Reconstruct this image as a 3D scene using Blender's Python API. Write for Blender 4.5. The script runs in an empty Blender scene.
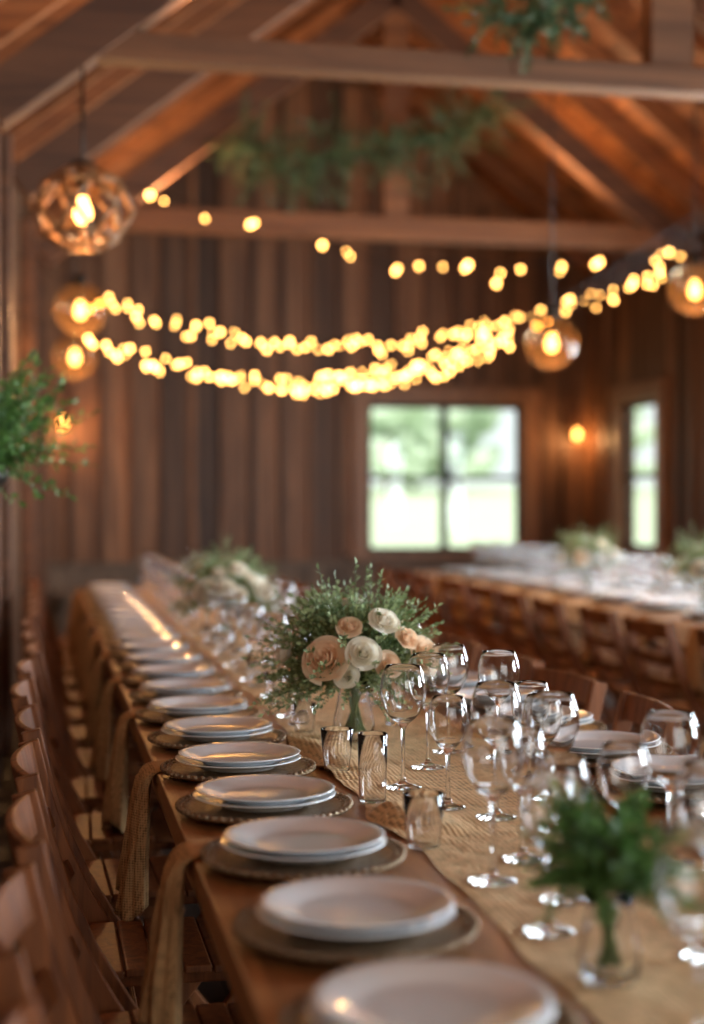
import bpy, bmesh, math, random
from mathutils import Vector, Matrix
R = random.Random(7)
D = bpy.data
scene = bpy.context.scene
COL = scene.collection

# ------------------------------------------------------------------ materials
def newmat(name):
    m = D.materials.new(name); m.use_nodes = True
    nt = m.node_tree
    return m, nt, nt.nodes['Principled BSDF'], nt.nodes['Material Output']

def wood(name, dark, light, axis='Z', scale=6.0, rough=0.5, island=0.5, bump=0.15, coat=0.0, spec=0.5):
    m, nt, b, o = newmat(name)
    N = nt.nodes.new; L = nt.links.new
    tc = N('ShaderNodeTexCoord'); mp = N('ShaderNodeMapping')
    s = [scale*4]*3; s['XYZ'.index(axis)] = scale*0.22
    mp.inputs['Scale'].default_value = s
    L(tc.outputs['Object'], mp.inputs['Vector'])
    geo = N('ShaderNodeNewGeometry')
    add = N('ShaderNodeVectorMath'); add.operation = 'ADD'
    mul = N('ShaderNodeMath'); mul.operation = 'MULTIPLY'; mul.inputs[1].default_value = 37.0
    L(geo.outputs['Random Per Island'], mul.inputs[0])
    L(mp.outputs[0], add.inputs[0]); L(mul.outputs[0], add.inputs[1])
    n = N('ShaderNodeTexNoise'); n.inputs['Scale'].default_value = 1.0
    n.inputs['Detail'].default_value = 7; n.inputs['Roughness'].default_value = 0.65
    n.inputs['Distortion'].default_value = 0.8
    L(add.outputs[0], n.inputs['Vector'])
    r = N('ShaderNodeValToRGB')
    r.color_ramp.elements[0].position = 0.32; r.color_ramp.elements[0].color = (*dark, 1)
    r.color_ramp.elements[1].position = 0.68; r.color_ramp.elements[1].color = (*light, 1)
    L(n.outputs['Fac'], r.inputs[0])
    hsv = N('ShaderNodeHueSaturation')
    mr = N('ShaderNodeMapRange'); mr.inputs['To Min'].default_value = 1-island; mr.inputs['To Max'].default_value = 1+island*0.6
    L(geo.outputs['Random Per Island'], mr.inputs['Value']); L(mr.outputs[0], hsv.inputs['Value'])
    L(r.outputs[0], hsv.inputs['Color']); L(hsv.outputs[0], b.inputs['Base Color'])
    b.inputs['Roughness'].default_value = rough
    b.inputs['Coat Weight'].default_value = coat
    b.inputs['Specular IOR Level'].default_value = spec
    bp = N('ShaderNodeBump'); bp.inputs['Strength'].default_value = bump; bp.inputs['Distance'].default_value = 0.01
    L(n.outputs['Fac'], bp.inputs['Height']); L(bp.outputs[0], b.inputs['Normal'])
    return m

def simple(name, col, rough=0.5, metal=0.0, noise=0.0, nscale=20, bump=0.0, **kw):
    m, nt, b, o = newmat(name)
    N = nt.nodes.new; L = nt.links.new
    b.inputs['Roughness'].default_value = rough; b.inputs['Metallic'].default_value = metal
    tc = N('ShaderNodeTexCoord'); n = N('ShaderNodeTexNoise'); n.inputs['Scale'].default_value = nscale
    n.inputs['Detail'].default_value = 4
    L(tc.outputs['Object'], n.inputs['Vector'])
    r = N('ShaderNodeValToRGB')
    r.color_ramp.elements[0].color = (*[c*(1-noise) for c in col], 1)
    r.color_ramp.elements[1].color = (*[min(1, c*(1+noise)) for c in col], 1)
    L(n.outputs['Fac'], r.inputs[0]); L(r.outputs[0], b.inputs['Base Color'])
    if bump:
        bp = N('ShaderNodeBump'); bp.inputs['Strength'].default_value = bump; bp.inputs['Distance'].default_value = 0.005
        L(n.outputs['Fac'], bp.inputs['Height']); L(bp.outputs[0], b.inputs['Normal'])
    for k, v in kw.items():
        b.inputs[k.replace('_', ' ')].default_value = v
    return m

def burlap(name, col, scale=260, strength=0.5):
    m, nt, b, o = newmat(name)
    N = nt.nodes.new; L = nt.links.new
    tc = N('ShaderNodeTexCoord')
    ws = []
    for ax in 'XYZ':
        w1 = N('ShaderNodeTexWave'); w1.bands_direction = ax; w1.inputs['Scale'].default_value = scale/6.28; w1.inputs['Distortion'].default_value = 2.5
        w1.inputs['Detail'].default_value = 3
        L(tc.outputs['Object'], w1.inputs['Vector']); ws.append(w1)
    a = N('ShaderNodeMath'); a.operation = 'ADD'; L(ws[0].outputs['Fac'], a.inputs[0]); L(ws[1].outputs['Fac'], a.inputs[1])
    a2 = N('ShaderNodeMath'); a2.operation = 'ADD'; L(a.outputs[0], a2.inputs[0]); L(ws[2].outputs['Fac'], a2.inputs[1])
    n = N('ShaderNodeTexNoise'); n.inputs['Scale'].default_value = 60; L(tc.outputs['Object'], n.inputs['Vector'])
    a3 = N('ShaderNodeMath'); a3.operation = 'MULTIPLY_ADD'; a3.inputs[1].default_value = 0.3; L(a2.outputs[0], a3.inputs[0]); L(n.outputs['Fac'], a3.inputs[2])
    r = N('ShaderNodeValToRGB')
    r.color_ramp.elements[0].position = 0.5; r.color_ramp.elements[0].color = (*[c*0.48 for c in col], 1)
    r.color_ramp.elements[1].position = 1.0; r.color_ramp.elements[1].color = (*[min(1, c*1.2) for c in col], 1)
    L(a3.outputs[0], r.inputs[0]); L(r.outputs[0], b.inputs['Base Color'])
    b.inputs['Roughness'].default_value = 0.9
    b.inputs['Specular IOR Level'].default_value = 0.2
    bp = N('ShaderNodeBump'); bp.inputs['Strength'].default_value = strength; bp.inputs['Distance'].default_value = 0.002
    L(a3.outputs[0], bp.inputs['Height']); L(bp.outputs[0], b.inputs['Normal'])
    return m

def leafmat(name, c1, c2, trans=0.25):
    m, nt, b, o = newmat(name)
    N = nt.nodes.new; L = nt.links.new
    geo = N('ShaderNodeNewGeometry'); r = N('ShaderNodeValToRGB')
    r.color_ramp.elements[0].color = (*c1, 1); r.color_ramp.elements[1].color = (*c2, 1)
    L(geo.outputs['Random Per Island'], r.inputs[0]); L(r.outputs[0], b.inputs['Base Color'])
    b.inputs['Roughness'].default_value = 0.55
    t = N('ShaderNodeBsdfTranslucent'); L(r.outputs[0], t.inputs['Color'])
    mx = N('ShaderNodeMixShader'); mx.inputs[0].default_value = trans
    L(b.outputs[0], mx.inputs[1]); L(t.outputs[0], mx.inputs[2]); L(mx.outputs[0], o.inputs['Surface'])
    return m

def emis(name, col, s):
    m = D.materials.new(name); m.use_nodes = True; nt = m.node_tree
    nt.nodes.remove(nt.nodes['Principled BSDF'])
    e = nt.nodes.new('ShaderNodeEmission'); e.inputs[0].default_value = (*col, 1); e.inputs[1].default_value = s
    nt.links.new(e.outputs[0], nt.nodes['Material Output'].inputs[0])
    return m

M_wall = wood('barn_board', (0.080, 0.031, 0.013), (0.31, 0.138, 0.062), 'Z', 3.5, 0.6, 0.7)
M_wallL = wood('barn_board_grey', (0.07, 0.034, 0.017), (0.22, 0.115, 0.058), 'Z', 3.5, 0.65, 0.55)
M_wains = wood('wainscot_board', (0.10, 0.062, 0.040), (0.24, 0.155, 0.10), 'Z', 3.5, 0.65, 0.4)
M_roof = wood('roof_board', (0.13, 0.038, 0.011), (0.37, 0.128, 0.038), 'Y', 3.0, 0.6, 0.5)
M_raft = wood('rafter_wood', (0.14, 0.043, 0.013), (0.38, 0.140, 0.044), 'X', 3.0, 0.6, 0.45)
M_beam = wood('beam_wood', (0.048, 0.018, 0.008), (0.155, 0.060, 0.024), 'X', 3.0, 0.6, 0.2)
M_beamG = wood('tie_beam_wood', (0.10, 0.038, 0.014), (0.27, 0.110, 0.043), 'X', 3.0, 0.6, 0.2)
M_trim = wood('trim_wood', (0.20, 0.086, 0.040), (0.42, 0.20, 0.095), 'Z', 3.0, 0.5, 0.2)
M_floor = wood('floor_board', (0.020, 0.011, 0.007), (0.06, 0.030, 0.017), 'Y', 3.0, 0.55, 0.4)
M_table = wood('table_wood', (0.22, 0.084, 0.027), (0.52, 0.24, 0.088), 'Y', 5.0, 0.34, 0.18, 0.12)
M_chair = wood('chair_wood', (0.095, 0.027, 0.008), (0.29, 0.094, 0.026), 'Z', 9.0, 0.5, 0.2, 0.06, 0.0, 0.3)
M_sash = simple('sash_paint', (0.03, 0.028, 0.025), 0.5)
M_plate = simple('white_ceramic', (0.82, 0.85, 0.88), 0.10, noise=0.01, Coat_Weight=0.5)
M_charger = simple('charger_rattan_bronze', (0.26, 0.175, 0.10), 0.30, metal=0.6, noise=0.6, nscale=120, bump=1.0)
M_napkin = burlap('napkin_linen', (0.44, 0.255, 0.115), 380, 0.6)
M_runner = burlap('runner_burlap', (0.64, 0.43, 0.225), 200, 1.0)
M_cloth = simple('white_linen', (0.80, 0.80, 0.80), 0.85, noise=0.05)
M_leaf = leafmat('bouquet_leaf', (0.11, 0.165, 0.055), (0.42, 0.52, 0.26))
M_leafd = leafmat('dark_leaf', (0.025, 0.06, 0.025), (0.08, 0.135, 0.05), 0.1)
M_fern = leafmat('fern_leaf', (0.035, 0.10, 0.02), (0.14, 0.29, 0.065))
M_stem = simple('green_stem', (0.10, 0.16, 0.05), 0.5)
M_cream = leafmat('cream_petal', (0.92, 0.85, 0.70), (0.97, 0.93, 0.83), 0.35)
M_peach = leafmat('peach_petal', (0.94, 0.68, 0.46), (0.97, 0.80, 0.60), 0.35)
M_black = simple('black_metal', (0.02, 0.016, 0.012), 0.4, metal=0.7)
M_brass = simple('rattan_weave', (0.24, 0.11, 0.04), 0.5, noise=0.3)
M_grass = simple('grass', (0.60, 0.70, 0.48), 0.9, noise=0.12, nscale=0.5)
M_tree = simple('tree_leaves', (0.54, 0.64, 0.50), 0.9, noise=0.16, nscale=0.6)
M_bark = simple('bark', (0.35, 0.33, 0.26), 0.9)
M_bulb = emis('string_bulb_glow', (1.0, 0.45, 0.105), 18)
M_fil = emis('pendant_bulb_glow', (1.0, 0.45, 0.11), 12)
M_glass, nt, b, o = newmat('clear_glass')
b.inputs['Base Color'].default_value = (1, 1, 1, 1); b.inputs['Roughness'].default_value = 0.0
b.inputs['Transmission Weight'].default_value = 1.0; b.inputs['IOR'].default_value = 1.45
def thinglass(name, tint, gloss, scatter):
    m = D.materials.new(name); m.use_nodes = True; nt = m.node_tree; N = nt.nodes.new; L = nt.links.new
    nt.nodes.remove(nt.nodes['Principled BSDF'])
    t = N('ShaderNodeBsdfTransparent'); t.inputs[0].default_value = (*tint, 1)
    g = N('ShaderNodeBsdfGlossy'); g.inputs['Roughness'].default_value = 0.03
    s = N('ShaderNodeBsdfTranslucent'); s.inputs[0].default_value = (1, 0.5, 0.2, 1)
    lw = N('ShaderNodeLayerWeight'); lw.inputs[0].default_value = 0.5
    pw = N('ShaderNodeMath'); pw.operation = 'POWER'; pw.inputs[1].default_value = 4.0
    ma = N('ShaderNodeMath'); ma.operation = 'MULTIPLY_ADD'; ma.inputs[1].default_value = gloss; ma.inputs[2].default_value = 0.03
    L(lw.outputs['Facing'], pw.inputs[0]); L(pw.outputs[0], ma.inputs[0])
    m1 = N('ShaderNodeMixShader'); m1.inputs[0].default_value = scatter
    m2 = N('ShaderNodeMixShader')
    L(t.outputs[0], m1.inputs[1]); L(s.outputs[0], m1.inputs[2])
    L(ma.outputs[0], m2.inputs[0]); L(m1.outputs[0], m2.inputs[1]); L(g.outputs[0], m2.inputs[2])
    L(m2.outputs[0], nt.nodes['Material Output'].inputs[0])
    return m
M_globe = thinglass('amber_globe_glass', (1.0, 0.86, 0.68), 0.5, 0.013)
M_pane = thinglass('window_glass', (0.97, 0.98, 0.97), 0.4, 0.0)

# ------------------------------------------------------------------ mesh helpers
class MB:
    def __init__(s, mats):
        s.bm = bmesh.new(); s.mats = mats
    def _mi(s, faces, mi, smooth=False):
        for f in faces: f.material_index = mi; f.smooth = smooth
    def box(s, c, sz, mi=0, rot=None):
        M = Matrix.Translation(c) @ (rot.to_4x4() if rot else Matrix.Identity(4)) @ Matrix.Diagonal((*sz, 1))
        r = bmesh.ops.create_cube(s.bm, size=1.0, matrix=M)
        fs = set(f for v in r['verts'] for f in v.link_faces); s._mi(fs, mi)
    def beam(s, p, q, w, h, mi=0, side=None):
        p = Vector(p); q = Vector(q); t = (q-p).normalized()
        sd = Vector(side) if side else (Vector((0, 1, 0)) if abs(t.y) < 0.9 else Vector((1, 0, 0)))
        up = t.cross(sd).normalized(); sd = up.cross(t).normalized()
        rot = Matrix((t, sd, up)).transposed()
        s.box((p+q)/2, ((q-p).length, w, h), mi, rot)
    def sweep(s, pts, w, t, side, mi=0, smooth=False):
        pts = [Vector(p) for p in pts]; sd0 = Vector(side)
        rings = []
        for i, p in enumerate(pts):
            a = pts[max(0, i-1)]; c = pts[min(len(pts)-1, i+1)]; tg = (c-a).normalized()
            n = tg.cross(sd0).normalized(); sd = n.cross(tg).normalized()
            rings.append([s.bm.verts.new(p + sd*x*w/2 + n*y*t/2) for x, y in ((-1, -1), (1, -1), (1, 1), (-1, 1))])
        fs = []
        for a, c in zip(rings, rings[1:]):
            for k in range(4):
                fs.append(s.bm.faces.new((a[k], a[(k+1) % 4], c[(k+1) % 4], c[k])))
        fs.append(s.bm.faces.new(rings[0][::-1])); fs.append(s.bm.faces.new(rings[-1]))
        s._mi(fs, mi, smooth)
    def tube(s, pts, r, n=6, mi=0, cap=True):
        pts = [Vector(p) for p in pts]; rings = []
        rr = r if isinstance(r, (list, tuple)) else [r]*len(pts)
        for i, p in enumerate(pts):
            a = pts[max(0, i-1)]; c = pts[min(len(pts)-1, i+1)]; tg = (c-a).normalized()
            ref = Vector((0, 0, 1)) if abs(tg.z) < 0.9 else Vector((1, 0, 0))
            u = tg.cross(ref).normalized(); v = tg.cross(u)
            rings.append([s.bm.verts.new(p + (u*math.cos(k*2*math.pi/n) + v*math.sin(k*2*math.pi/n))*rr[i]) for k in range(n)])
        fs = []
        for a, c in zip(rings, rings[1:]):
            for k in range(n): fs.append(s.bm.faces.new((a[k], a[(k+1) % n], c[(k+1) % n], c[k])))
        if cap:
            fs.append(s.bm.faces.new(rings[0][::-1])); fs.append(s.bm.faces.new(rings[-1]))
        s._mi(fs, mi, True)
    def lathe(s, prof, seg=32, c=(0, 0, 0), mi=0, wob=None):
        c = Vector(c); rings = []
        for j, (r, z) in enumerate(prof):
            if r < 1e-6: rings.append([s.bm.verts.new(c+Vector((0, 0, z)))])
            else:
                rings.append([s.bm.verts.new(c+Vector((math.cos(k*2*math.pi/seg)*r*(wob(j, k) if wob else 1), math.sin(k*2*math.pi/seg)*r*(wob(j, k) if wob else 1), z))) for k in range(seg)])
        fs = []
        for a, b2 in zip(rings, rings[1:]):
            if len(a) == 1 and len(b2) == 1: continue
            for k in range(seg):
                k2 = (k+1) % seg
                if len(a) == 1: fs.append(s.bm.faces.new((a[0], b2[k2], b2[k])))
                elif len(b2) == 1: fs.append(s.bm.faces.new((a[k], a[k2], b2[0])))
                else: fs.append(s.bm.faces.new((a[k], a[k2], b2[k2], b2[k])))
        s._mi(fs, mi, True)
    def ico(s, c, r, sub=2, mi=0, sc=(1, 1, 1)):
        res = bmesh.ops.create_icosphere(s.bm, subdivisions=sub, radius=r, matrix=Matrix.Translation(c) @ Matrix.Diagonal((*sc, 1)))
        s._mi(set(f for v in res['verts'] for f in v.link_faces), mi, True)
    def leaf(s, p, d, L, W, mi=0, up=None):
        p = Vector(p); d = Vector(d).normalized()
        u = Vector(up) if up else Vector((R.uniform(-1, 1), R.uniform(-1, 1), R.uniform(-1, 1)))
        sd = d.cross(u)
        if sd.length < 1e-3: sd = d.cross(Vector((1, 0.3, 0)))
        sd.normalize(); n = sd.cross(d)
        a = s.bm.verts.new(p); t = s.bm.verts.new(p+d*L - n*L*0.12)
        m1 = s.bm.verts.new(p+d*L*0.5 + n*W*0.0)
        l = s.bm.verts.new(p+d*L*0.45+sd*W/2+n*W*0.22); r = s.bm.verts.new(p+d*L*0.45-sd*W/2+n*W*0.22)
        s._mi([s.bm.faces.new((a, m1, l)), s.bm.faces.new((l, m1, t)), s.bm.faces.new((a, r, m1)), s.bm.faces.new((m1, r, t))], mi, True)
    def sprig(s, p, d, length, n, L, W, mi=0, mis=1, bend=0.4, r=0.0015):
        p = Vector(p); d = Vector(d).normalized(); pts = [p.copy()]
        bd = Vector((R.uniform(-1, 1), R.uniform(-1, 1), -0.5))*bend
        k = 6; q = p.copy(); dirs = [d]
        for i in range(k):
            dd = (d + bd*(i/k)).normalized(); q = q+dd*length/k; pts.append(q.copy()); dirs.append(dd)
        s.tube(pts, [r*(1-0.6*i/k) for i in range(k+1)], 4, mis, False)
        for i in range(n):
            t = 0.15+0.85*i/n; f = t*k; j = min(int(f), k-1); pp = pts[j].lerp(pts[j+1], f-j); dd = dirs[j]
            rv = Vector((R.gauss(0, 1), R.gauss(0, 1), R.gauss(0, 1))); rv = (rv - dd*rv.dot(dd)).normalized()
            s.leaf(pp, dd*0.6+rv, L*R.uniform(0.7, 1.2)*(1-0.3*t), W*R.uniform(0.8, 1.2)*(1-0.3*t), mi)
        s.leaf(pts[-1], dirs[-1], L, W, mi)
    def rose(s, c, rad, d, mi=0):
        d = Vector(d).normalized(); q = Vector((0, 0, 1)).rotation_difference(d).to_matrix()
        c = Vector(c); layers = [(0.16, 3, 1.0, -0.05), (0.30, 4, 0.98, 0.0), (0.47, 5, 0.92, 0.06), (0.66, 5, 0.84, 0.16), (0.84, 6, 0.72, 0.30), (1.0, 6, 0.56, 0.48)]
        for (f, n, h, fl) in layers:
            off = R.uniform(0, 6.28)
            for k in range(n):
                phi = off+k*2*math.pi/n+R.uniform(-0.12, 0.12); wa = math.pi/n*1.35; hk = h*R.uniform(0.93, 1.07); fk = fl*R.uniform(0.7, 1.35)
                grid = []
                for j in range(6):
                    bb = j/5; row = []
                    for i in range(7):
                        a = -1+i/3; wj = math.sin(min(1.0, 0.25+bb*0.95)*math.pi*0.5)
                        edge = 1-0.25*(a*a)*bb
                        rr = rad*(f*math.sin(min(1, bb*1.35)*math.pi/2) * 0.82 + fk*0.55*bb**2.5 + 0.015*a)
                        zz = rad*(hk*bb*edge - 0.12*fk*bb**5*2)
                        an = phi+a*wa*wj
                        row.append(s.bm.verts.new(c+q@Vector((rr*math.cos(an), rr*math.sin(an), zz-rad*0.5))))
                    grid.append(row)
                s._mi([s.bm.faces.new((grid[j][i], grid[j][i+1], grid[j+1][i+1], grid[j+1][i])) for j in range(5) for i in range(6)], mi, True)
    def mesh(s, name, bevel=0.0):
        if bevel:
            bmesh.ops.recalc_face_normals(s.bm, faces=s.bm.faces)
            es = [e for e in s.bm.edges if len(e.link_faces) == 2 and e.calc_face_angle(0) > 0.6]
            bmesh.ops.bevel(s.bm, geom=es, offset=bevel, segments=2, affect='EDGES', profile=0.5)
        me = D.meshes.new(name); s.bm.to_mesh(me); s.bm.free()
        for m in s.mats: me.materials.append(m)
        return me
    def obj(s, name, loc=(0, 0, 0), rz=0, bevel=0.0, parent=None):
        return put(name, s.mesh(name, bevel), loc, rz, parent)

def put(name, me, loc=(0, 0, 0), rz=0, parent=None, sc=None):
    ob = D.objects.new(name, me); COL.objects.link(ob); ob.location = loc; ob.rotation_euler = (0, 0, rz)
    if sc: ob.scale = sc
    if parent: ob.parent = parent
    return ob
def empty(name, loc=(0, 0, 0)):
    e = D.objects.new(name, None); COL.objects.link(e); e.location = loc; e.empty_display_size = 0.1
    return e
def area(name, loc, rot, sx, sy, e, col):
    l = D.lights.new(name, 'AREA'); l.shape = 'RECTANGLE'; l.size = sx; l.size_y = sy; l.energy = e; l.color = col
    ob = D.objects.new(name, l); COL.objects.link(ob); ob.location = loc; ob.rotation_euler = rot; return ob
def point(name, loc, e, col, r=0.03, parent=None):
    l = D.lights.new(name, 'POINT'); l.energy = e; l.color = col; l.shadow_soft_size = r
    ob = D.objects.new(name, l); COL.objects.link(ob); ob.location = loc
    if parent: ob.parent = parent
    return ob
WARM = (1.0, 0.60, 0.29)

# ------------------------------------------------------------------ room
XR = 5.45; YB = 14.5; YF = -2.0; RIDGE = 2.7; PITCH = 0.78; ZR = 5.65
def roofz(x): return ZR - PITCH*abs(x-RIDGE)
def leftx(y): return -0.02-(YB-y)*0.04

m = MB([M_floor])
x = -1.9
while x < XR+0.1:
    m.box((x+0.07, 6.2, -0.02), (0.137, 17.0, 0.04)); x += 0.14
m.box((1.9, 6.2, -0.06), (7.9, 17.2, 0.04))
m.obj('floor')

WX0, WX1, WZ0, WZ1 = 3.15, 4.76, 0.78, 2.28
m = MB([M_wall])
bw = 0.29; x = -0.3
while x < XR+0.1:
    dp = R.uniform(0, 0.012); xa, xb = x, x+bw-0.006; top = min(roofz(xa), roofz(xb))+0.1
    def seg(xa, xb, za, zb):
        m.box(((xa+xb)/2, YB+0.03-dp, (za+zb)/2), (xb-xa, 0.04, zb-za))
    if xb < WX0 or xa > WX1: seg(xa, xb, 0, top)
    else:
        if xa < WX0: seg(xa, WX0, WZ0, WZ1)
        if xb > WX1: seg(WX1, xb, WZ0, WZ1)
        seg(xa, xb, 0, WZ0); seg(xa, xb, WZ1, top)
    if x < WX0-0.16 or x > WX1+0.16: m.box((x-0.003, YB-0.01, top/2), (0.055, 0.05, top))
    else:
        m.box((x-0.003, YB-0.01, (WZ1+0.2+top)/2), (0.055, 0.05, top-WZ1-0.2)); m.box((x-0.003, YB-0.01, 0.3), (0.055, 0.05, 0.6))
    x += bw
m.box(((-0.3+WX0)/2, YB+0.09, 2.9), (WX0+0.3, 0.06, 5.9)); m.box(((XR+0.2+WX1)/2, YB+0.09, 2.9), (XR+0.2-WX1, 0.06, 5.9))
m.box(((WX0+WX1)/2, YB+0.09, WZ0/2), (WX1-WX0, 0.06, WZ0)); m.box(((WX0+WX1)/2, YB+0.09, (WZ1+5.9)/2), (WX1-WX0, 0.06, 5.9-WZ1))
m.obj('wall_back')

RW = [(12.64, 13.54, 0.83, 2.24), (8.6, 10.2, 0.85, 2.3), (5.2, 6.8, 0.85, 2.3), (1.4, 3.0, 0.85, 2.3)]  # windows after the first are unseen, added to bring in side light
m = MB([M_wall]); y = YF
HT = roofz(XR)+0.05
while y < YB:
    ya, yb = y, y+bw-0.006; dp = R.uniform(0, 0.012)
    w = next((w for w in RW if yb > w[0] and ya < w[1]), None)
    def sg(a, b2, za, zb):
        if b2 > a: m.box((XR+0.03-dp, (a+b2)/2, (za+zb)/2), (0.04, b2-a, zb-za))
    if not w: sg(ya, yb, 0, HT)
    else:
        sg(ya, yb, 0, w[2]); sg(ya, yb, w[3], HT); sg(ya, w[0], w[2], w[3]); sg(w[1], yb, w[2], w[3])
    if not any(w[0]-0.2 < y < w[1]+0.2 for w in RW): m.box((XR-0.01, y-0.003, HT/2), (0.05, 0.055, HT))
    y += bw
ys = [YF]+[v for w in sorted(RW) for v in (w[0], w[1])]+[YB+0.1]
for i in range(0, len(ys), 2): m.box((XR+0.09, (ys[i]+ys[i+1])/2, HT/2), (0.06, ys[i+1]-ys[i], HT))
for w in RW:
    m.box((XR+0.09, (w[0]+w[1])/2, w[2]/2), (0.06, w[1]-w[0], w[2])); m.box((XR+0.09, (w[0]+w[1])/2, (w[3]+HT)/2), (0.06, w[1]-w[0], HT-w[3]))
m.obj('wall_right')

m = MB([M_wallL])
def wallseg(p, q, zt=None):
    p = Vector((p[0], p[1], 0)); q = Vector((q[0], q[1], 0)); L = (q-p).length; n = max(1, int(L/bw)); t = (q-p)/n
    for i in range(n):
        a = p+t*i+t*0.01; b2 = p+t*(i+1)-t*0.01
        h = (min(roofz(a.x), roofz(b2.x)) if zt is None else zt)+0.06
        m.beam(a+Vector((0, 0, h/2)), b2+Vector((0, 0, h/2)), h, 0.04, 0, side=(0, 0, 1))
    nn = Vector((t.y, -t.x, 0)).normalized()
    hh = min(roofz(p.x), roofz(q.x))+0.1
    m.beam(p-nn*0.07+Vector((0, 0, hh/2)), q-nn*0.07+Vector((0, 0, hh/2)), hh, 0.06, 0, side=(0, 0, 1))
wallseg((leftx(5.0), 5.0), (leftx(YB), YB))
wallseg((-1.6, 5.0), (leftx(5.0), 5.0)); wallseg((-1.6, YF), (-1.6, 5.0))
m.obj('wall_left')
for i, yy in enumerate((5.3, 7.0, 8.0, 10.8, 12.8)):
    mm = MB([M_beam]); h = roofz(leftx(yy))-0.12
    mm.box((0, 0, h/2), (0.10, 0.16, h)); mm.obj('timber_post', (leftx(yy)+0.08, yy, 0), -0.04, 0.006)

m = MB([M_wallL]); x = -1.7
while x < XR+0.1:
    z0 = 2.7 if 0.2 < x < 3.9 else 0; t = roofz(x+0.14)+0.12  # unseen door opening, added to light the room from behind
    m.box((x+0.145, YF-0.02, (z0+t)/2), (bw+0.002, 0.06, t-z0)); x += bw
m.obj('wall_front')

m = MB([M_roof]); sl = math.atan(PITCH); cs = math.cos(sl)
for sgn, xe in ((-1, -1.9), (1, XR+0.25)):
    ln = abs(xe-RIDGE)/cs; k = 0; rot = Matrix.Rotation(sl*sgn, 3, 'Y')
    dv = Vector((sgn*cs, 0, -math.sin(sl))); nv = Vector((sgn*math.sin(sl), 0, cs))
    while k*0.2 < ln:
        c = Vector((RIDGE, 0, ZR+0.14))+dv*(k*0.2+0.1)+nv*0.02; c.y = (YF+YB)/2
        m.box(c, (0.197, YB-YF+0.4, 0.04), 0, rot); k += 1
    c = Vector((RIDGE, (YF+YB)/2, ZR+0.14))+dv*ln/2+nv*0.07
    m.box(c, (ln+0.1, YB-YF+0.4, 0.06), 0, rot)
m.obj('ceiling')
m = MB([M_raft]); y = YF+0.3
while y < YB-0.1:
    for sgn, xe in ((-1, leftx(y)+0.04 if y > 5 else -1.6), (1, XR-0.03)):
        m.beam((RIDGE, y, ZR+0.06), (xe, y, ZR+0.06-PITCH*abs(xe-RIDGE)), 0.07, 0.15)
    y += 0.62
m.box((RIDGE, (YF+YB)/2, ZR), (0.08, YB-YF-0.1, 0.22))
m.obj('roof_rafters')

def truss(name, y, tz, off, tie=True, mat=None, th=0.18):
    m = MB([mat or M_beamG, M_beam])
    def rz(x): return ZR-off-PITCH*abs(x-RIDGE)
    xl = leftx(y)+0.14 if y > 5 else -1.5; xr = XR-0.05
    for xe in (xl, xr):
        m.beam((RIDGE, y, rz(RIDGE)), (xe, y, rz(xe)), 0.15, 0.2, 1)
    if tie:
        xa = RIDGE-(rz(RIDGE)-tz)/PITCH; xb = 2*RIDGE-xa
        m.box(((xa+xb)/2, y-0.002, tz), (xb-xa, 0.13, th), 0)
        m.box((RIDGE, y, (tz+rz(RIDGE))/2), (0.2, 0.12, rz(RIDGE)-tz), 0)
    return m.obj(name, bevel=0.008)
truss('roof_truss', 6.2, 3.15, 0.50, th=0.115)
truss('principal_rafter', 8.45, 3.3, 0.42, False)
truss('roof_truss', 11.4, 3.42, 0.42, mat=M_raft)
truss('roof_truss', 1.0, 3.4, 0.42)

def window(name, w, h, cols, loc, rz, mat=M_trim, tw=0.15):
    e = empty(name, loc); e.rotation_euler = (0, 0, rz)
    m = MB([mat])
    m.box((-w/2-tw/2, -0.035, 0), (tw, 0.05, h+0.02)); m.box((w/2+tw/2, -0.035, 0), (tw, 0.05, h+0.02))
    m.box((0, -0.04, h/2+tw/2), (w+2*tw+0.06, 0.06, tw)); m.box((0, -0.05, -h/2-0.03), (w+2*tw+0.04, 0.10, 0.05)); m.box((0, -0.035, -h/2-0.10), (w+2*tw-0.04, 0.04, 0.09))
    for s in (-1, 1): m.box((s*(w/2-0.008), 0.05, 0), (0.016, 0.14, h))
    m.box((0, 0.05, h/2-0.008), (w, 0.14, 0.016)); m.box((0, 0.05, -h/2+0.008), (w, 0.14, 0.016))
    m.obj(name+'_casing', parent=e, bevel=0.003)
    m = MB([M_sash]); cw = (w-0.03)/cols
    for c in range(cols):
        xa = -w/2+0.015+c*cw; xb = xa+cw
        for xx in (xa+0.020, xb-0.020): m.box((xx, 0.05, 0), (0.040, 0.04, h-0.03))
        for zz in (-h/2+0.035, 0.0, h/2-0.035): m.box(((xa+xb)/2, 0.05, zz), (cw, 0.04, 0.05))
    m.obj(name+'_sash', parent=e)
    m = MB([M_pane]); vs = [m.bm.verts.new((sx*(w/2-0.02), 0.05, sz*(h/2-0.02))) for sx, sz in ((-1, -1), (1, -1), (1, 1), (-1, 1))]
    m.bm.faces.new(vs); m.obj(name+'_glass', parent=e)
window('window_1', WX1-WX0, WZ1-WZ0, 2, ((WX0+WX1)/2, YB, (WZ0+WZ1)/2), 0)
for i, w in enumerate(RW):
    window('window_%d' % (i+2), w[1]-w[0], w[3]-w[2], 1 if i == 0 else 2, (XR, (w[0]+w[1])/2, (w[2]+w[3])/2), -math.pi/2)

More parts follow.
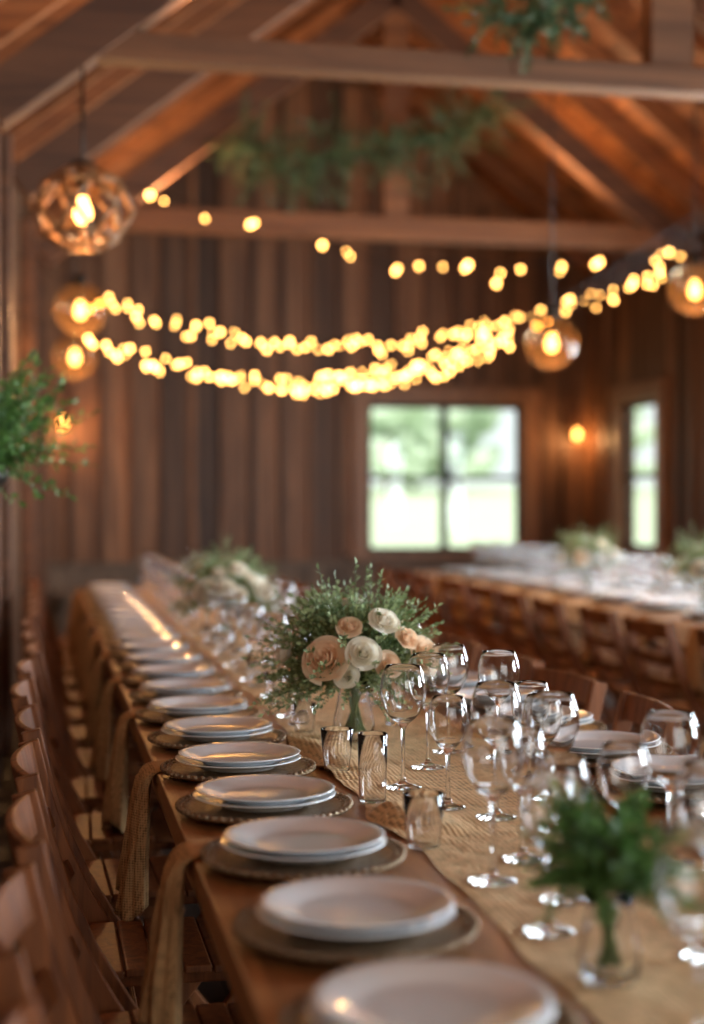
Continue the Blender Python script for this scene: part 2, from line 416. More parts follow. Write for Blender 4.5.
m = MB([M_wains]); x = 0.05
while x < XR-0.1:
    m.box((x+0.07, YB-0.045, 0.33), (0.135, 0.03, 0.66)); x += 0.14
m.box((XR/2, YB-0.06, 0.69), (XR-0.08, 0.07, 0.05)); m.obj('trim_1')
m = MB([M_wains]); m.box((1.55, YB-0.33, 0.44), (2.9, 0.36, 0.05))
for xx in (0.25, 1.5, 2.85): m.box((xx, YB-0.33, 0.21), (0.06, 0.3, 0.41))
m.obj('wall_bench', bevel=0.004)

# ------------------------------------------------------------------ outside
m = MB([M_grass]); g = []
for j in range(21):
    yy = YB+0.4+j*4; g.append([m.bm.verts.new((-40+i*8, yy, -0.4+2.6*(j/20)**1.2)) for i in range(16)])
m._mi([m.bm.faces.new((g[j][i], g[j][i+1], g[j+1][i+1], g[j+1][i])) for j in range(20) for i in range(15)], 0, True)
m.obj('lawn')
m = MB([M_grass]); m.box((16, 4, -0.45), (20, 20, 0.1)); m.obj('side_lawn')
def tree(x, y, h):
    m = MB([M_bark, M_tree]); m.tube([(0, 0, 0), (0.1, 0, h*0.25), (0, 0.1, h*0.6)], [h*0.035, h*0.03, h*0.012], 8)
    for k in range(34):
        a = R.uniform(0, 6.28); rr = h*0.36*math.sqrt(R.uniform(0, 1)); zz = h*R.uniform(0.16, 0.9)
        m.ico((rr*math.cos(a), rr*math.sin(a), zz), h*R.uniform(0.07, 0.16), 2, 1, (1, 1, 0.8))
    for v in m.bm.verts:
        if v.co.z > h*0.14: v.co += Vector((R.gauss(0, 1), R.gauss(0, 1), R.gauss(0, 1)))*h*0.010
    m.obj('leafy_tree', (x, y, -0.4+2.6*((y-YB-0.4)/80)**1.2+0.02))
for (x, y, h) in ((6, 84, 5), (11, 80, 6.2), (15.5, 83, 5.4), (18.5, 80, 5.6), (21, 84, 6.0), (23.5, 84, 7.0), (28, 80, 5.2), (33, 84, 7), (39, 82, 6), (46, 82, 7), (54, 84, 6.5), (1, 84, 6)): tree(x, y, h)

# ------------------------------------------------------------------ dining tables
TX0, TX1, TY0, TY1, TZ = 0.23, 1.33, 0.95, 9.6, 0.75
def table(name, x0, x1, y0, y1):
    m = MB([M_table]); n = 6; w = (x1-x0)/n
    for k in range(n): m.box((x0+(k+0.5)*w, (y0+y1)/2, TZ-0.02), (w-0.002, y1-y0, 0.04))
    for xx in (x0+0.03, x1-0.03): m.box((xx, (y0+y1)/2, TZ-0.065), (0.03, y1-y0-0.02, 0.05))
    yy = y0+0.5
    while yy < y1:
        for xx in (x0+0.35, x1-0.35): m.box((xx, yy, 0.355), (0.08, 0.08, 0.67))
        m.box(((x0+x1)/2, yy, 0.66), (x1-x0-0.2, 0.08, 0.07)); m.box(((x0+x1)/2, yy, 0.04), (x1-x0-0.55, 0.10, 0.08))
        yy += 2.45
    m.box(((x0+x1)/2, (y0+y1)/2, 0.3), (0.05, y1-y0-1.0, 0.09))
    return m.obj(name, bevel=0.003)
table('dining_table', TX0, TX1, TY0, TY1)
FX0, FX1, FY0, FY1 = 2.84, 3.86, 4.2, 11.4
table('dining_table', FX0, FX1, FY0, FY1)
m = MB([M_cloth]); e = 0.006
prof = [(FX0-e, TZ-0.10), (FX0-e, TZ-0.03), (FX0-e, TZ+0.003), (FX0+0.01, TZ+0.005), (FX1-0.01, TZ+0.005), (FX1+e, TZ+0.003), (FX1+e, TZ-0.03), (FX1+e, TZ-0.10)]
rows = []
NY = 160
for j in range(NY+1):
    yy = FY0-0.005+(FY1-FY0+0.01)*j/NY
    rows.append([m.bm.verts.new((px+(math.copysign(0.006, px-3.35)*(1+math.sin(j*1.3+px)) if pz < TZ-0.05 else 0), yy, pz+(0.006*math.sin(j*0.7) if pz < TZ-0.05 else 0))) for px, pz in prof])
m._mi([m.bm.faces.new((rows[j][i], rows[j][i+1], rows[j+1][i+1], rows[j+1][i])) for j in range(NY) for i in range(7)], 0, True)
m.obj('tablecloth')

def hsh(a, b2=0.0): return math.sin(a*7.3+b2*3.1)*0.5+math.sin(a*17.9+b2*11.3+1.7)*0.3+math.sin(a*31.1-b2*23.0)*0.2
m = MB([M_runner]); NX, NY = 50, 900; rows = []
for j in range(NY+1):
    yy = 1.0+8.5*j/NY; el = 0.010*hsh(yy*0.9); er = 0.010*hsh(yy*0.8+4)
    row = []
    for i in range(NX+1):
        u = i/NX; xx = 0.585+el+(0.40-el+er)*u
        bunch = math.exp(-((yy-3.22)/0.22)**2)*math.exp(-(u/0.24)**2) + 0.8*math.exp(-((yy-2.54)/0.09)**2)*math.exp(-((u-0.14)/0.18)**2)
        wr = 0.0020*abs(hsh(yy*1.6+u*0.6, u*1.5)) + 0.040*bunch*abs(math.sin(yy*22+u*9+2*math.sin(yy*11)))**0.8
        row.append(m.bm.verts.new((xx-0.055*bunch, yy, TZ+0.0015+wr)))
    rows.append(row)
m._mi([m.bm.faces.new((rows[j][i], rows[j][i+1], rows[j+1][i+1], rows[j+1][i])) for j in range(NY) for i in range(NX)], 0, True)
m.obj('table_runner')

# ------------------------------------------------------------------ tableware meshes
m = MB([M_charger])
m.lathe([(0, 0), (0.098, 0), (0.148, 0.004), (0.156, 0.008), (0.157, 0.0105), (0.150, 0.0115), (0.144, 0.009), (0.139, 0.0105), (0.132, 0.0075), (0.10, 0.0055), (0, 0.0055)], 96)
for k in range(58):
    a = k*2*math.pi/58; m.ico((0.153*math.cos(a), 0.153*math.sin(a), 0.0115), 0.0062, 1)
for k in range(44):
    a = k*2*math.pi/44; m.ico((0.1415*math.cos(a), 0.1415*math.sin(a), 0.0095), 0.0050, 1)
ME_charger = m.mesh('charger_plate')
def plate(name, r):
    m = MB([M_plate])
    m.lathe([(0, 0.002), (r*0.55, 0.002), (r*0.56, 0), (r*0.62, 0), (r*0.65, 0.003), (r*0.90, 0.014), (r*0.99, 0.0175), (r, 0.0190), (r*0.985, 0.0198), (r*0.9, 0.0175), (r*0.70, 0.0095), (r*0.64, 0.0065), (r*0.55, 0.0055), (0, 0.0055)], 72)
    return m.mesh(name)
ME_din = plate('dinner_plate', 0.128); ME_sal = plate('salad_plate', 0.124)
def wineglass(name, H, rb, rf=0.036):
    m = MB([M_glass]); hb = H*0.47; zs = H-hb
    outer = [(0, 0), (rf, 0), (rf, 0.0015), (rf*0.6, 0.004), (0.008, 0.009), (0.0042, 0.02), (0.0036, zs*0.6), (0.0042, zs-0.012), (0.010, zs-0.002)]
    n = 12; th = 0.0012; bo = []; bi = []
    for i in range(1, n+1):
        t = i/n; rr = rb*math.sin(math.pi*(0.06+0.70*t**0.85))**0.75
        bo.append((max(rr, 0.011), zs+hb*t))
    for r_, z_ in bo[::-1]: bi.append((max(r_-th, 0.001), z_ if z_ > H-1e-4 else z_+th*0.8))
    prof = outer+bo+[(bo[-1][0]-th/2, H+0.0006)]+bi+[(0, zs+0.006)]
    m.lathe(prof, 40); return m.mesh(name)
ME_wg = wineglass('wine_glass', 0.235, 0.045); ME_wg2 = wineglass('wine_glass_small', 0.20, 0.037, 0.033)
def tumbler(name, H, r0, r1):
    m = MB([M_glass]); th = 0.0014
    m.lathe([(0, 0), (r0-0.002, 0), (r0, 0.002), ((r0+r1)/2, H/2), (r1, H), (r1-th/2, H+0.0008), (r1-th, H), ((r0+r1)/2-th, H/2), (r0-th, 0.007), (r0-th-0.003, 0.004), (0, 0.004)], 36)
    return m.mesh(name)
ME_tum = tumbler('glass_tumbler', 0.085, 0.026, 0.034); ME_tall = tumbler('highball_glass', 0.125, 0.025, 0.028); ME_vot = tumbler('votive_glass', 0.07, 0.022, 0.028)

def napkin(name, ph=0.0):
    m = MB([M_napkin]); path = []
    for i in range(8): path.append((0.20-0.19*i/7, 0.0045, 0.090-0.032*(i/7), 0.0035, 0))
    for i in range(1, 6):
        a = i/5*math.pi/2; path.append((0.010-0.030*math.sin(a), 0.0045-0.020*(1-math.cos(a))-0.004*i/5, 0.058, 0.0035+0.009*i/5, i/5*0.5))
    for i in range(1, 19):
        t = i/18; path.append((-0.020-0.020*t**0.6-0.004*t, -0.02-0.265*t, 0.058+0.020*t+0.006*math.sin(t*9+ph), 0.0125+0.014*t**0.7, 0.5+0.6*t))
    NS = 84; rings = []
    for j, (x, z, hw, ht, pl) in enumerate(path):
        a_ = path[max(0, j-1)]; b_ = path[min(len(path)-1, j+1)]; t = Vector((b_[0]-a_[0], 0, b_[1]-a_[1])).normalized()
        nrm = Vector((t.z, 0, -t.x))
        if nrm.z < 0 and j < 8: nrm = -nrm
        if j >= 8 and nrm.x > 0: nrm = -nrm
        ring = []
        for k in range(NS):
            th = k*2*math.pi/NS; out = math.sin(th) > 0
            pw = 1+pl*((0.38*math.sin(th*8+z*11+ph)+0.16*math.sin(th*13-z*23+ph)) if out else 0.12*math.sin(th*6))
            ring.append(m.bm.verts.new(Vector((x, 0, z)) + Vector((0, 1, 0))*hw*math.cos(th)*(1+pl*0.08*math.sin(th*6)) + nrm*ht*(abs(math.sin(th))**0.6*math.copysign(1, math.sin(th)))*pw + Vector((0, 0, pl*0.022*math.cos(th*2+1+ph)*(1 if j > 12 else 0)))))
        rings.append(ring)
    fs = []
    for a, c in zip(rings, rings[1:]):
        for k in range(NS): fs.append(m.bm.faces.new((a[k], a[(k+1) % NS], c[(k+1) % NS], c[k])))
    fs.append(m.bm.faces.new(rings[0])); fs.append(m.bm.faces.new(rings[-1][::-1]))
    m._mi(fs, 0, True)
    bmesh.ops.recalc_face_normals(m.bm, faces=m.bm.faces)
    return m.mesh(name)
ME_naps = [napkin('linen_napkin', p) for p in (0.0, 1.7, 3.9)]; ME_nap = ME_naps[0]

# ------------------------------------------------------------------ folding chair (faces +X)
def chair_mesh():
    m = MB([M_chair])
    for s in (-1, 1):
        yy = s*0.195
        pts = [(-0.262, yy, 0.82), (-0.238, yy, 0.72), (-0.205, yy, 0.61), (-0.155, yy, 0.50), (-0.09, yy, 0.39), (0.0, yy, 0.26), (0.10, yy, 0.13), (0.20, yy, 0.0)]
        m.sweep(pts, 0.024, 0.042, (0, 1, 0))
        yi = s*0.165
        m.sweep([(0.15, yi, 0.425), (0.05, yi, 0.30), (-0.08, yi, 0.15), (-0.21, yi, 0.0)], 0.022, 0.034, (0, 1, 0))
    def rail(x, z, h, bow, lean):
        pts = [(x-bow*(1-(2*i/10-1)**2), -0.193+0.386*i/10, z) for i in range(11)]
        m.sweep(pts, h, 0.014, (lean, 0, 1))
    rail(-0.250, 0.785, 0.070, 0.030, -0.22)
    rail(-0.218, 0.665, 0.045, 0.028, -0.33)
    rail(-0.180, 0.560, 0.035, 0.022, -0.45)
    for k in range(6):
        m.box((-0.115+k*0.054, 0, 0.4475-0.002*abs(k-2)), (0.050, 0.330, 0.015))
    for s in (-1, 1): m.box((0.02, s*0.146, 0.430), (0.33, 0.020, 0.024))
    m.tube([(0.105, -0.185, 0.125), (0.105, 0.185, 0.125)], 0.009, 8); m.tube([(-0.125, -0.165, 0.10), (-0.125, 0.165, 0.10)], 0.009, 8)
    m.tube([(-0.062, -0.205, 0.345), (-0.062, 0.205, 0.345)], 0.006, 8)
    return m.mesh('folding_chair', 0.003)
ME_chair = chair_mesh()
y = 1.30
while y < 9.4:
    put('folding_chair', ME_chair, (0.225+R.uniform(-0.015, 0.015), y, 0), R.uniform(-0.05, 0.05))
    put('folding_chair', ME_chair, (1.19+R.uniform(-0.02, 0.01), y-0.02, 0), math.pi+R.uniform(-0.16, 0.16))
    y += 0.54
y = FY0+0.35
while y < FY1-0.1:
    put('folding_chair', ME_chair, (2.72+R.uniform(-0.03, 0.02), y, 0), R.uniform(-0.10, 0.10))
    put('folding_chair', ME_chair, (3.98+R.uniform(-0.02, 0.02), y, 0), math.pi+R.uniform(-0.06, 0.06))
    y += 0.62

# ------------------------------------------------------------------ place settings
for k in range(21):
    y = 1.49+0.385*k
    for side in (0, 1):
        x = 0.390 if side == 0 else 1.165
        jx = R.uniform(-0.003, 0.003); jy = R.uniform(-0.006, 0.006)
        zz = TZ+0.0085
        put('charger_plate', ME_charger, (x+jx, y+jy, zz), R.uniform(0, 3))
        put('dinner_plate', ME_din, (x+jx, y+jy, zz+0.0115))
        put('salad_plate', ME_sal, (x+jx+0.002, y+jy, zz+0.0215))
        if k % 2 == 0:
            if side == 0 and k > 0: put('linen_napkin', ME_naps[k//2 % 3], (TX0, y+0.12+R.uniform(-0.02, 0.02), TZ), R.uniform(-0.06, 0.06))
            elif side: put('linen_napkin', ME_naps[k//2 % 3], (TX1, y+R.uniform(-0.02, 0.02), TZ), math.pi+R.uniform(-0.06, 0.06))
y = FY0+0.35
while y < FY1-0.1:
    for x, s in ((FX0+0.2, 0), (FX1-0.2, 1)):
        put('charger_plate', ME_charger, (x, y, TZ+0.0085)); put('dinner_plate', ME_din, (x, y, TZ+0.020)); put('salad_plate', ME_sal, (x, y, TZ+0.030))
        put('linen_napkin', ME_nap, ((FX0-0.018) if s == 0 else FX1+0.018, y+0.31, TZ+0.005), math.pi*s)
        gx = x+(0.225 if s == 0 else -0.225)
        for dx, dy, me in ((0, -0.12, ME_wg), (0, 0.02, ME_wg), (0.0, 0.16, ME_wg2), (0, 0.32, ME_wg)):
            if any(math.hypot(gx-3.35, y+dy-by) < 0.13 for by in (8.9, 7.2, 5.2)): continue
            put('wine_glass', me, (gx, y+dy, TZ+0.006))
    y += 0.62

RZ = TZ+0.004
for (x, y, t) in ((0.685, 2.82, 0), (0.787, 3.02, 0), (0.88, 3.20, 0), (0.645, 2.10, 0), (0.71, 1.98, 1), (0.64, 1.84, 1), (0.83, 2.37, 0), (0.78, 2.52, 0), (0.90, 2.62, 1),
                  (0.63, 1.36, 0), (0.80, 1.70, 0), (0.73, 2.22, 1), (0.94, 2.80, 1), (0.93, 2.12, 0), (0.90, 1.85, 1), (0.95, 3.05, 0), (0.72, 2.62, 1), (0.83, 2.06, 1), (0.72, 1.42, 1), (0.88, 1.52, 0)):
    put('wine_glass', ME_wg if t == 0 else ME_wg2, (x, y, RZ), R.uniform(0, 3))
for (x, y, me, nm, dz) in ((0.590, 3.00, ME_tum, 'glass_tumbler', 0.004), (0.598, 2.70, ME_tall, 'highball_glass', 0), (0.600, 2.33, ME_tum, 'glass_tumbler', 0), (0.625, 3.66, ME_tall, 'highball_glass', 0),
                   (0.615, 3.53, ME_vot, 'votive_glass', 0), (0.86, 3.62, ME_tall, 'highball_glass', 0)):
    put(nm, me, (x, y, RZ+dz))
y = 3.78
while y < 9.4:
    for x in (0.635, 0.935):
        sd = 1 if x < 0.8 else -1
        for (dx, dy, me, nm) in ((0, 0.03, ME_wg, 'wine_glass'), (0.05, 0.19, ME_wg2, 'wine_glass'), (-0.005, 0.28, ME_tum, 'glass_tumbler')):
            px, py = x+sd*dx+R.uniform(-0.008, 0.008), y+dy
            if math.hypot(px-0.72, py-5.98) < 0.15: continue
            put(nm, me, (px, py, RZ))
    y += 0.40

# ------------------------------------------------------------------ flower arrangements
def bouquet(name, loc, rad, roses, nspr, vr=0.048, vh=0.15, leafm=M_leaf, seed=1, L=0.018, el0=-0.3):
    R.seed(seed); e = empty(name, loc)
    m = MB([M_glass]); th = 0.002
    m.lathe([(0, 0), (vr*0.85, 0), (vr*0.95, 0.004), (vr, vh*0.25), (vr*0.72, vh*0.75), (vr*0.95, vh), (vr*0.95-th, vh), (vr*0.72-th, vh*0.75), (vr-th, vh*0.25), (vr*0.9-th, 0.008), (0, 0.006)], 40)
    m.obj('glass_vase', parent=e)
    m = MB([M_stem])
    for k in range(26):
        a = R.uniform(0, 6.28); r0 = R.uniform(0, vr*0.6); r1 = R.uniform(0, vr*0.45); a2 = a+math.pi*R.uniform(0.6, 1.2)
        m.tube([(r0*math.cos(a), r0*math.sin(a), 0.014), (r1*math.cos(a2), r1*math.sin(a2), vh*0.75), (r1*1.6*math.cos(a2), r1*1.6*math.sin(a2), vh+0.04)], 0.0022, 5)
    m.obj('stems', parent=e)
    m = MB([leafm, M_stem]); c = Vector((0, 0, vh+0.01))
    for k in range(nspr):
        ph = R.uniform(0, 6.28); el = math.asin(R.uniform(el0, 1.0)); d = Vector((math.cos(el)*math.cos(ph), math.cos(el)*math.sin(ph), math.sin(el)*0.9))
        m.sprig(c+d*rad*0.15, d, rad*R.uniform(0.70, 1.12), 28, L, L*0.5, 0, 1, 0.4)
    for k in range(nspr//2):
        ph = R.uniform(0, 6.28); d = Vector((math.cos(ph), math.sin(ph), R.uniform(-0.3, 1.2)))
        m.sprig(c+Vector((0, 0, rad*0.3))+d*rad*0.1, d, rad*0.6, 16, L*1.3, L*0.75, 0, 1, 0.4)
    m.obj('foliage', parent=e)
    if roses:
        m = MB([M_cream, M_peach])
        for (x, y_, z, r, mi) in roses:
            m.rose(Vector((x, y_, z+vh)), r, Vector((x, y_, z+0.03)), mi)
        m.obj('roses', parent=e)
    return e
RS = [(-0.098, -0.165, 0.055, 0.050, 1), (-0.018, -0.190, 0.068, 0.036, 0), (0.036, -0.160, 0.138, 0.034, 0), (0.086, -0.170, 0.100, 0.027, 1), (0.133, -0.150, 0.058, 0.046, 1),
      (-0.10, 0.08, 0.13, 0.04, 0), (0.02, 0.12, 0.15, 0.035, 0), (0.12, 0.10, 0.10, 0.04, 1), (-0.02, 0.15, 0.10, 0.04, 0), (-0.042, -0.155, 0.125, 0.027, 1), (-0.16, 0.02, 0.05, 0.035, 0), (0.175, 0.01, 0.05, 0.035, 0), (0.038, -0.185, 0.042, 0.030, 1), (-0.055, -0.185, 0.02, 0.026, 0)]
bouquet('rose_bouquet_vase', (0.700, 3.36, TZ+0.010), 0.200, RS, 260, seed=11)
RS2 = [(x*1.0, y_, z*1.0, r*1.0, 0) for (x, y_, z, r, mi) in RS]
bouquet('rose_bouquet_vase', (0.72, 5.98, RZ), 0.215, RS2, 120, seed=12)
bouquet('greenery_vase', (0.645, 1.64, RZ), 0.092, None, 46, 0.036, 0.110, M_fern, 14, 0.018)
RS3 = [q for i, q in enumerate(RS2) if i % 2 == 0]
for i, yy in enumerate((8.9, 7.2, 5.2)): bouquet('rose_bouquet_vase', (3.35, yy, TZ+0.006), 0.23, RS3, 95, seed=15+i)
R.seed(5)

fx, fy, fz = -0.22, 4.72, 1.40
e = empty('hanging_fern', (fx, fy, fz))
m = MB([M_black]); m.lathe([(0, -0.10), (0.07, -0.09), (0.12, -0.03), (0.13, 0.02), (0.12, 0.02), (0.11, -0.02), (0.06, -0.08), (0, -0.085)], 24)
zt = roofz(fx)-0.05-fz
for k in range(3):
    a = k*2.094; m.tube([(0.125*math.cos(a), 0.125*math.sin(a), 0.02), (0, 0, 0.55)], 0.003, 5)
m.tube([(0, 0, 0.55), (0, 0, zt)], 0.003, 5); m.obj('basket', parent=e)
m = MB([M_fern, M_stem])
for k in range(150):
    ph = R.uniform(0, 6.28); d = Vector((math.cos(ph), math.sin(ph), R.uniform(-0.1, 3.2)))
    m.sprig((0.05*math.cos(ph), 0.05*math.sin(ph), 0.0), d, R.uniform(0.22, 0.40), 24, 0.036, 0.018, 0, 1, 0.8, 0.002)
m.obj('fronds', parent=e)

def garland(name, pts, n, L, spread):
    m = MB([M_leafd, M_stem]); pts = [Vector(p) for p in pts]; m.tube(pts, 0.008, 5, 1)
    for k in range(n):
        f = R.uniform(0, len(pts)-1.001); j = int(f); p = pts[j].lerp(pts[j+1], f-j)
        m.sprig(p, (R.gauss(0, 1), R.gauss(0, 0.6), R.gauss(-0.2, 0.9)), spread*R.uniform(0.5, 1), 14, L, L*0.45, 0, 1, 0.5, 0.002)
    m.obj(name)
garland('greenery_garland', [(1.85, 6.07, 3.38), (2.0, 6.06, 3.32), (2.15, 6.07, 3.40), (2.3, 6.1, 3.56)], 80, 0.045, 0.20)
garland('greenery_garland', [(1.4, 11.2, 4.0), (1.7, 11.2, 3.85), (2.2, 11.2, 3.95), (2.7, 11.15, 4.05), (3.2, 11.2, 4.2), (3.5, 11.2, 4.4)], 190, 0.06, 0.46)

# ------------------------------------------------------------------ string lights
def strand(name, ctrl, bulbs, rb, jitter=0.0, wire=0.004):
    m = MB([M_black, M_bulb]); P = [Vector(p) for p in ctrl]
    m.tube(P, wire, 5, 0)
    Ls = [0]
    for a, c in zip(P, P[1:]): Ls.append(Ls[-1]+(c-a).length)
    def at(s):
        for j in range(len(P)-1):
            if s <= Ls[j+1]: return P[j].lerp(P[j+1], (s-Ls[j])/(Ls[j+1]-Ls[j]))
        return P[-1]
    if isinstance(bulbs, tuple):
        s0, s1, n = bulbs; bs = [at(Ls[-1]*(s0+(s1-s0)*(i+R.uniform(-0.5, 0.5))/n)) for i in range(n)]
    else: bs = [Vector(b2) for b2 in bulbs]
    for p in bs:
        q = p+Vector((R.uniform(-jitter, jitter), R.uniform(-jitter, jitter), R.uniform(-jitter, jitter)-0.035))
        m.tube([p, q+Vector((0, 0, rb*0.8))], 0.004, 5, 0)
        m.ico(q, rb*R.uniform(0.6, 1.25), 2, 1, (1, 1, 1.15))
    m.obj(name)
def smooth(pts, k=6):
    P = [Vector(p) for p in pts]; out = []
    for i in range(len(P)-1):
        a = P[max(0, i-1)]; b_ = P[i]; c = P[i+1]; d = P[min(len(P)-1, i+2)]
        for j in range(k):
            t = j/k; out.append(0.5*((2*b_)+(c-a)*t+(2*a-5*b_+4*c-d)*t*t+(3*b_-a-3*c+d)*t**3))
    out.append(P[-1]); return out
RB = 0.0120
A = [(0.707, 10, 3.36), (1.07, 10, 3.22), (1.374, 10, 3.19), (1.866, 10, 3.07), (2.06, 10, 3.0), (2.375, 10, 2.91), (2.54, 10, 2.95), (2.71, 10, 2.95), (2.89, 10, 2.97), (3.124, 10, 2.92), (3.27, 10, 2.95),
     (3.57, 10, 2.98), (3.85, 10, 3.02), (4.27, 10, 3.04), (4.46, 10, 3.08)]
A2 = A+[(0.80, 10.02, 3.33), (1.40, 9.98, 3.20), (2.04, 10.03, 3.04), (2.40, 10.03, 2.94), (2.86, 9.97, 2.94), (3.10, 10.02, 2.85), (3.55, 9.98, 2.94), (3.82, 10.0, 3.0), (4.32, 10.02, 3.09), (4.36, 9.97, 3.10)]
strand('string_lights', smooth([(leftx(10)+0.08, 10, 3.42)]+A+[(XR-0.05, 10, 3.35)], 4), A2, 0.0155)
Bc = [(leftx(9.4)+0.08, 9.4, 2.80), (0.357, 9.4, 2.57), (0.68, 9.4, 2.47), (0.979, 9.4, 2.40), (1.419, 9.4, 2.32), (1.82, 9.4, 2.33), (2.14, 9.4, 2.33), (2.53, 9.4, 2.41), (2.8, 9.4, 2.46), (3.14, 9.4, 2.53), (3.63, 9.4, 2.68), (3.91, 9.4, 2.79), (4.14, 9.4, 2.96), (4.6, 9.4, 3.25), (XR-0.05, 9.4, 3.4)]
strand('string_lights', smooth(Bc), (0.085, 0.76, 100), RB, 0.055)
Cc = [(leftx(9)+0.08, 9.0, 2.40), (0.34, 9, 2.26), (0.815, 9, 2.13), (1.36, 9, 2.04), (1.855, 9, 2.06), (2.36, 9, 2.14), (2.81, 9, 2.31), (2.98, 9, 2.36), (3.6, 9.0, 2.72), (4.4, 9.0, 3.2), (XR-0.05, 9.0, 3.42)]
strand('string_lights', smooth(Cc), (0.075, 0.535, 100), RB, 0.045)
Cd = [(x, y+0.18, z+(0.02 if x < 2 else 0.07)) for x, y, z in Cc]
strand('string_lights', smooth(Cd), (0.30, 0.535, 60), RB, 0.06)

# ------------------------------------------------------------------ pendants
def bulbmesh(m, c, r=0.032, mi=1, cap=0):
    m.lathe([(0, -r*1.4), (r*0.6, -r*1.25), (r, -r*0.4), (r*0.9, r*0.4), (r*0.5, r*1.3), (r*0.42, r*1.9)], 20, c, mi)
    m.lathe([(r*0.42, r*1.6), (r*0.5, r*1.7), (r*0.5, r*3.0), (0, r*3.1)], 16, c, cap)
def cage_pendant(loc, ztop):
    e = empty('cage_pendant_lamp', loc); m = MB([M_brass])
    def ringpt(r, z, k, off):
        a = (k+off)*math.pi/3.5; return Vector((r*math.cos(a), r*math.sin(a), z))
    lv = [(0.065, 0.160, 0), (0.155, 0.105, 0.5), (0.200, 0.0, 0), (0.155, -0.105, 0.5), (0.065, -0.160, 0)]
    for i, (r, z, off) in enumerate(lv):
        for k in range(7):
            if i != 2: m.tube([ringpt(r, z, k, off), ringpt(r, z, k+1, off)], 0.010, 6)
            if i < 4:
                r2, z2, off2 = lv[i+1]
                for kk in ((k, k-1) if off2 > off else (k, k+1)):
                    m.tube([ringpt(r, z, k, off), ringpt(r2, z2, kk, off2)], 0.010, 6)
    m.obj('cage', parent=e)
    m = MB([M_black, M_fil]); bulbmesh(m, (0, 0, -0.01), 0.036)
    m.tube([(0, 0, 0.09), (0, 0, ztop-loc[2])], 0.006, 6); m.lathe([(0, 0.20), (0.045, 0.19), (0.062, 0.165), (0.03, 0.15), (0.02, 0.09), (0, 0.09)], 16)
    m.obj('bulb_and_cord', parent=e)
    point('cage_pendant_light', (0, 0, -0.075), 7, WARM, 0.03, e)
cage_pendant((0.165, 6.12, 2.475), 3.05)
def globe_pendant(loc, ztop, r=0.15, en=20):
    e = empty('globe_pendant_lamp', loc)
    m = MB([M_globe]); n = 16
    m.lathe([(0.03 if i == n else r*math.sin(math.pi*i/n*0.94), -r*math.cos(math.pi*i/n*0.94)) for i in range(n+1)], 32); m.obj('globe', parent=e)
    m = MB([M_black, M_fil]); bulbmesh(m, (0, 0, -0.01), 0.032)
    m.lathe([(0.035, r*0.95), (0.04, r), (0.03, r*1.3), (0, r*1.35)], 16); m.tube([(0, 0, 0.08), (0, 0, ztop-loc[2])], 0.005, 6)
    m.obj('bulb_and_cord', parent=e)
    point('globe_pendant_light', (0, 0, -0.075), en, WARM, 0.03, e)
for (x, y, z) in ((3.67, 8.03, 2.52), (2.85, 8.15, 2.21), (0.22, 8.72, 2.40), (0.22, 10.2, 2.27)):
    globe_pendant((x, y, z), roofz(x)-0.06)
def sconce(loc, rz):
    e = empty('wall_sconce', loc); e.rotation_euler = (0, 0, rz)
    m = MB([M_black, M_fil]); m.lathe([(0, 0), (0.05, 0), (0.05, 0.012), (0, 0.015)], 20, (0, 0, 0))
    for v in m.bm.verts: v.co = Vector((v.co.x, -v.co.z, v.co.y))
    m.tube([(0, -0.01, 0), (0, -0.12, 0.02), (0, -0.14, 0.08), (0, -0.14, 0.12)], 0.008, 6); bulbmesh(m, (0, -0.14, 0.0), 0.030)
    m.obj('arm', parent=e)
    m = MB([M_globe]); m.lathe([(0.11*math.sin(math.pi*i/12*0.9), -0.11*math.cos(math.pi*i/12*0.9)) for i in range(13)], 24, (0, -0.14, 0)); m.obj('shade', parent=e)
    point('sconce_light', (0, -0.2, -0.06), 9, WARM, 0.03, e)
sconce((5.28, YB-0.04, 1.97), 0); sconce((0.2, YB-0.04, 2.03), 0)

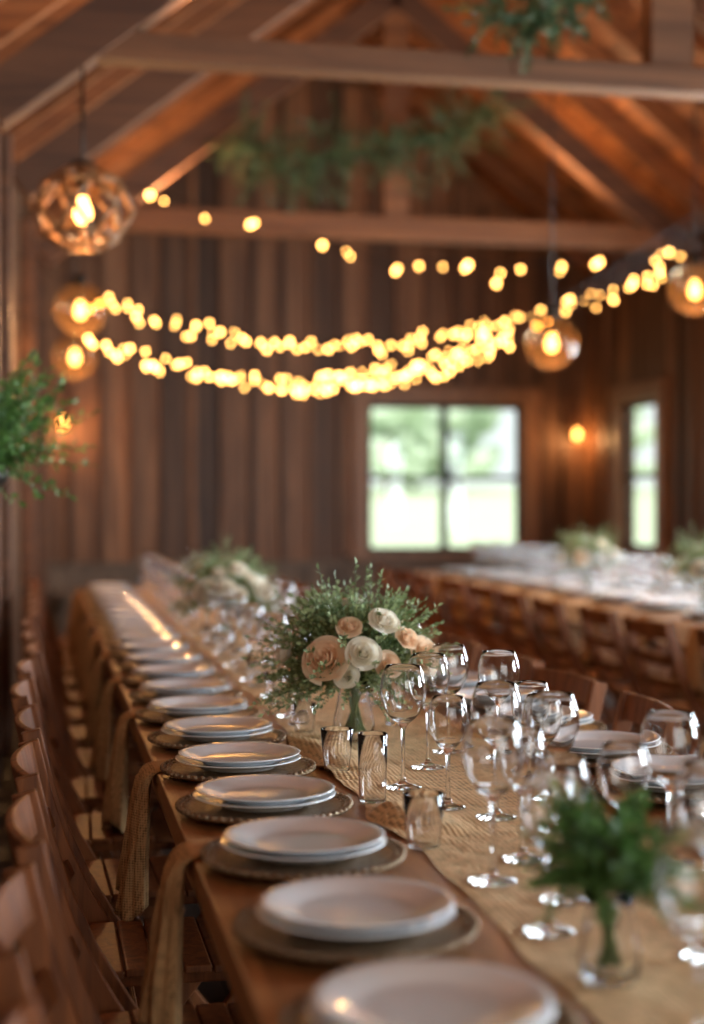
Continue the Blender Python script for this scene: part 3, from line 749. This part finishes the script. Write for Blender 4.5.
def roof_fill(x, y, z, en):  # hidden lamp strip added on top of a beam to brighten the roof
    e = empty('added_roof_fill', (x, y+0.03, z)); m = MB([M_beamG]); m.box((0, 0, 0.008), (0.36, 0.05, 0.012)); m.obj('fill_housing', parent=e)
    a = area('roof_fill_lamp', (0, 0, 0.017), (math.pi, 0, 0), 0.34, 0.045, en, WARM); a.parent = e
for y, z, en in ((6.2, 3.208, 26), (11.4, 3.512, 18), (1.0, 3.492, 14)):
    for x in (1.0, 3.9): roof_fill(x, y, z, en)

# ------------------------------------------------------------------ daylight and added fill lamps
area('doorway_fill', (2.0, YF+0.05, 1.4), (math.radians(90), 0, 0), 3.4, 2.5, 75, (1.0, 0.94, 0.87))  # area lamp added in the unseen doorway as fill from behind
for i, w in enumerate(RW[1:]):
    area('window_fill', (XR+0.12, (w[0]+w[1])/2, (w[2]+w[3])/2), (math.radians(90), 0, math.radians(90)), w[1]-w[0], w[3]-w[2], (230, 300, 390)[i], (0.78, 0.89, 1.0))  # area lamps added at the unseen windows to light tables and glassware
s = D.lights.new('sun', 'SUN'); s.energy = 3.2; s.angle = 0.02; s.color = (1, 0.96, 0.88)
so = D.objects.new('sun', s); COL.objects.link(so); so.rotation_euler = (math.radians(42), 0, math.radians(-25))
w = D.worlds.new('sky'); scene.world = w; w.use_nodes = True; nt = w.node_tree
bg = nt.nodes['Background']; sky = nt.nodes.new('ShaderNodeTexSky'); sky.sky_type = 'HOSEK_WILKIE'; sky.turbidity = 4; sky.sun_direction = (0.3, -0.6, 0.7)
mix = nt.nodes.new('ShaderNodeMix'); mix.data_type = 'RGBA'; mix.inputs['Factor'].default_value = 0.8; mix.inputs['B'].default_value = (0.91, 1.0, 0.98, 1)
nt.links.new(sky.outputs[0], mix.inputs['A']); nt.links.new(mix.outputs['Result'], bg.inputs[0]); bg.inputs[1].default_value = 1.2

# ------------------------------------------------------------------ camera
cam = D.cameras.new('camera'); co = D.objects.new('camera', cam); COL.objects.link(co)
co.location = (0, 0, 1.31); co.rotation_euler = (math.radians(89.54), 0, math.radians(-11.7))
cam.sensor_fit = 'VERTICAL'; cam.sensor_height = 36; cam.lens = 52.73; cam.clip_start = 0.02; cam.clip_end = 300
cam.dof.use_dof = True; cam.dof.focus_distance = 2.95; cam.dof.aperture_fstop = 1.5
scene.camera = co
scene.view_settings.view_transform = 'Standard'; scene.view_settings.look = 'None'
scene.view_settings.exposure = 0.35
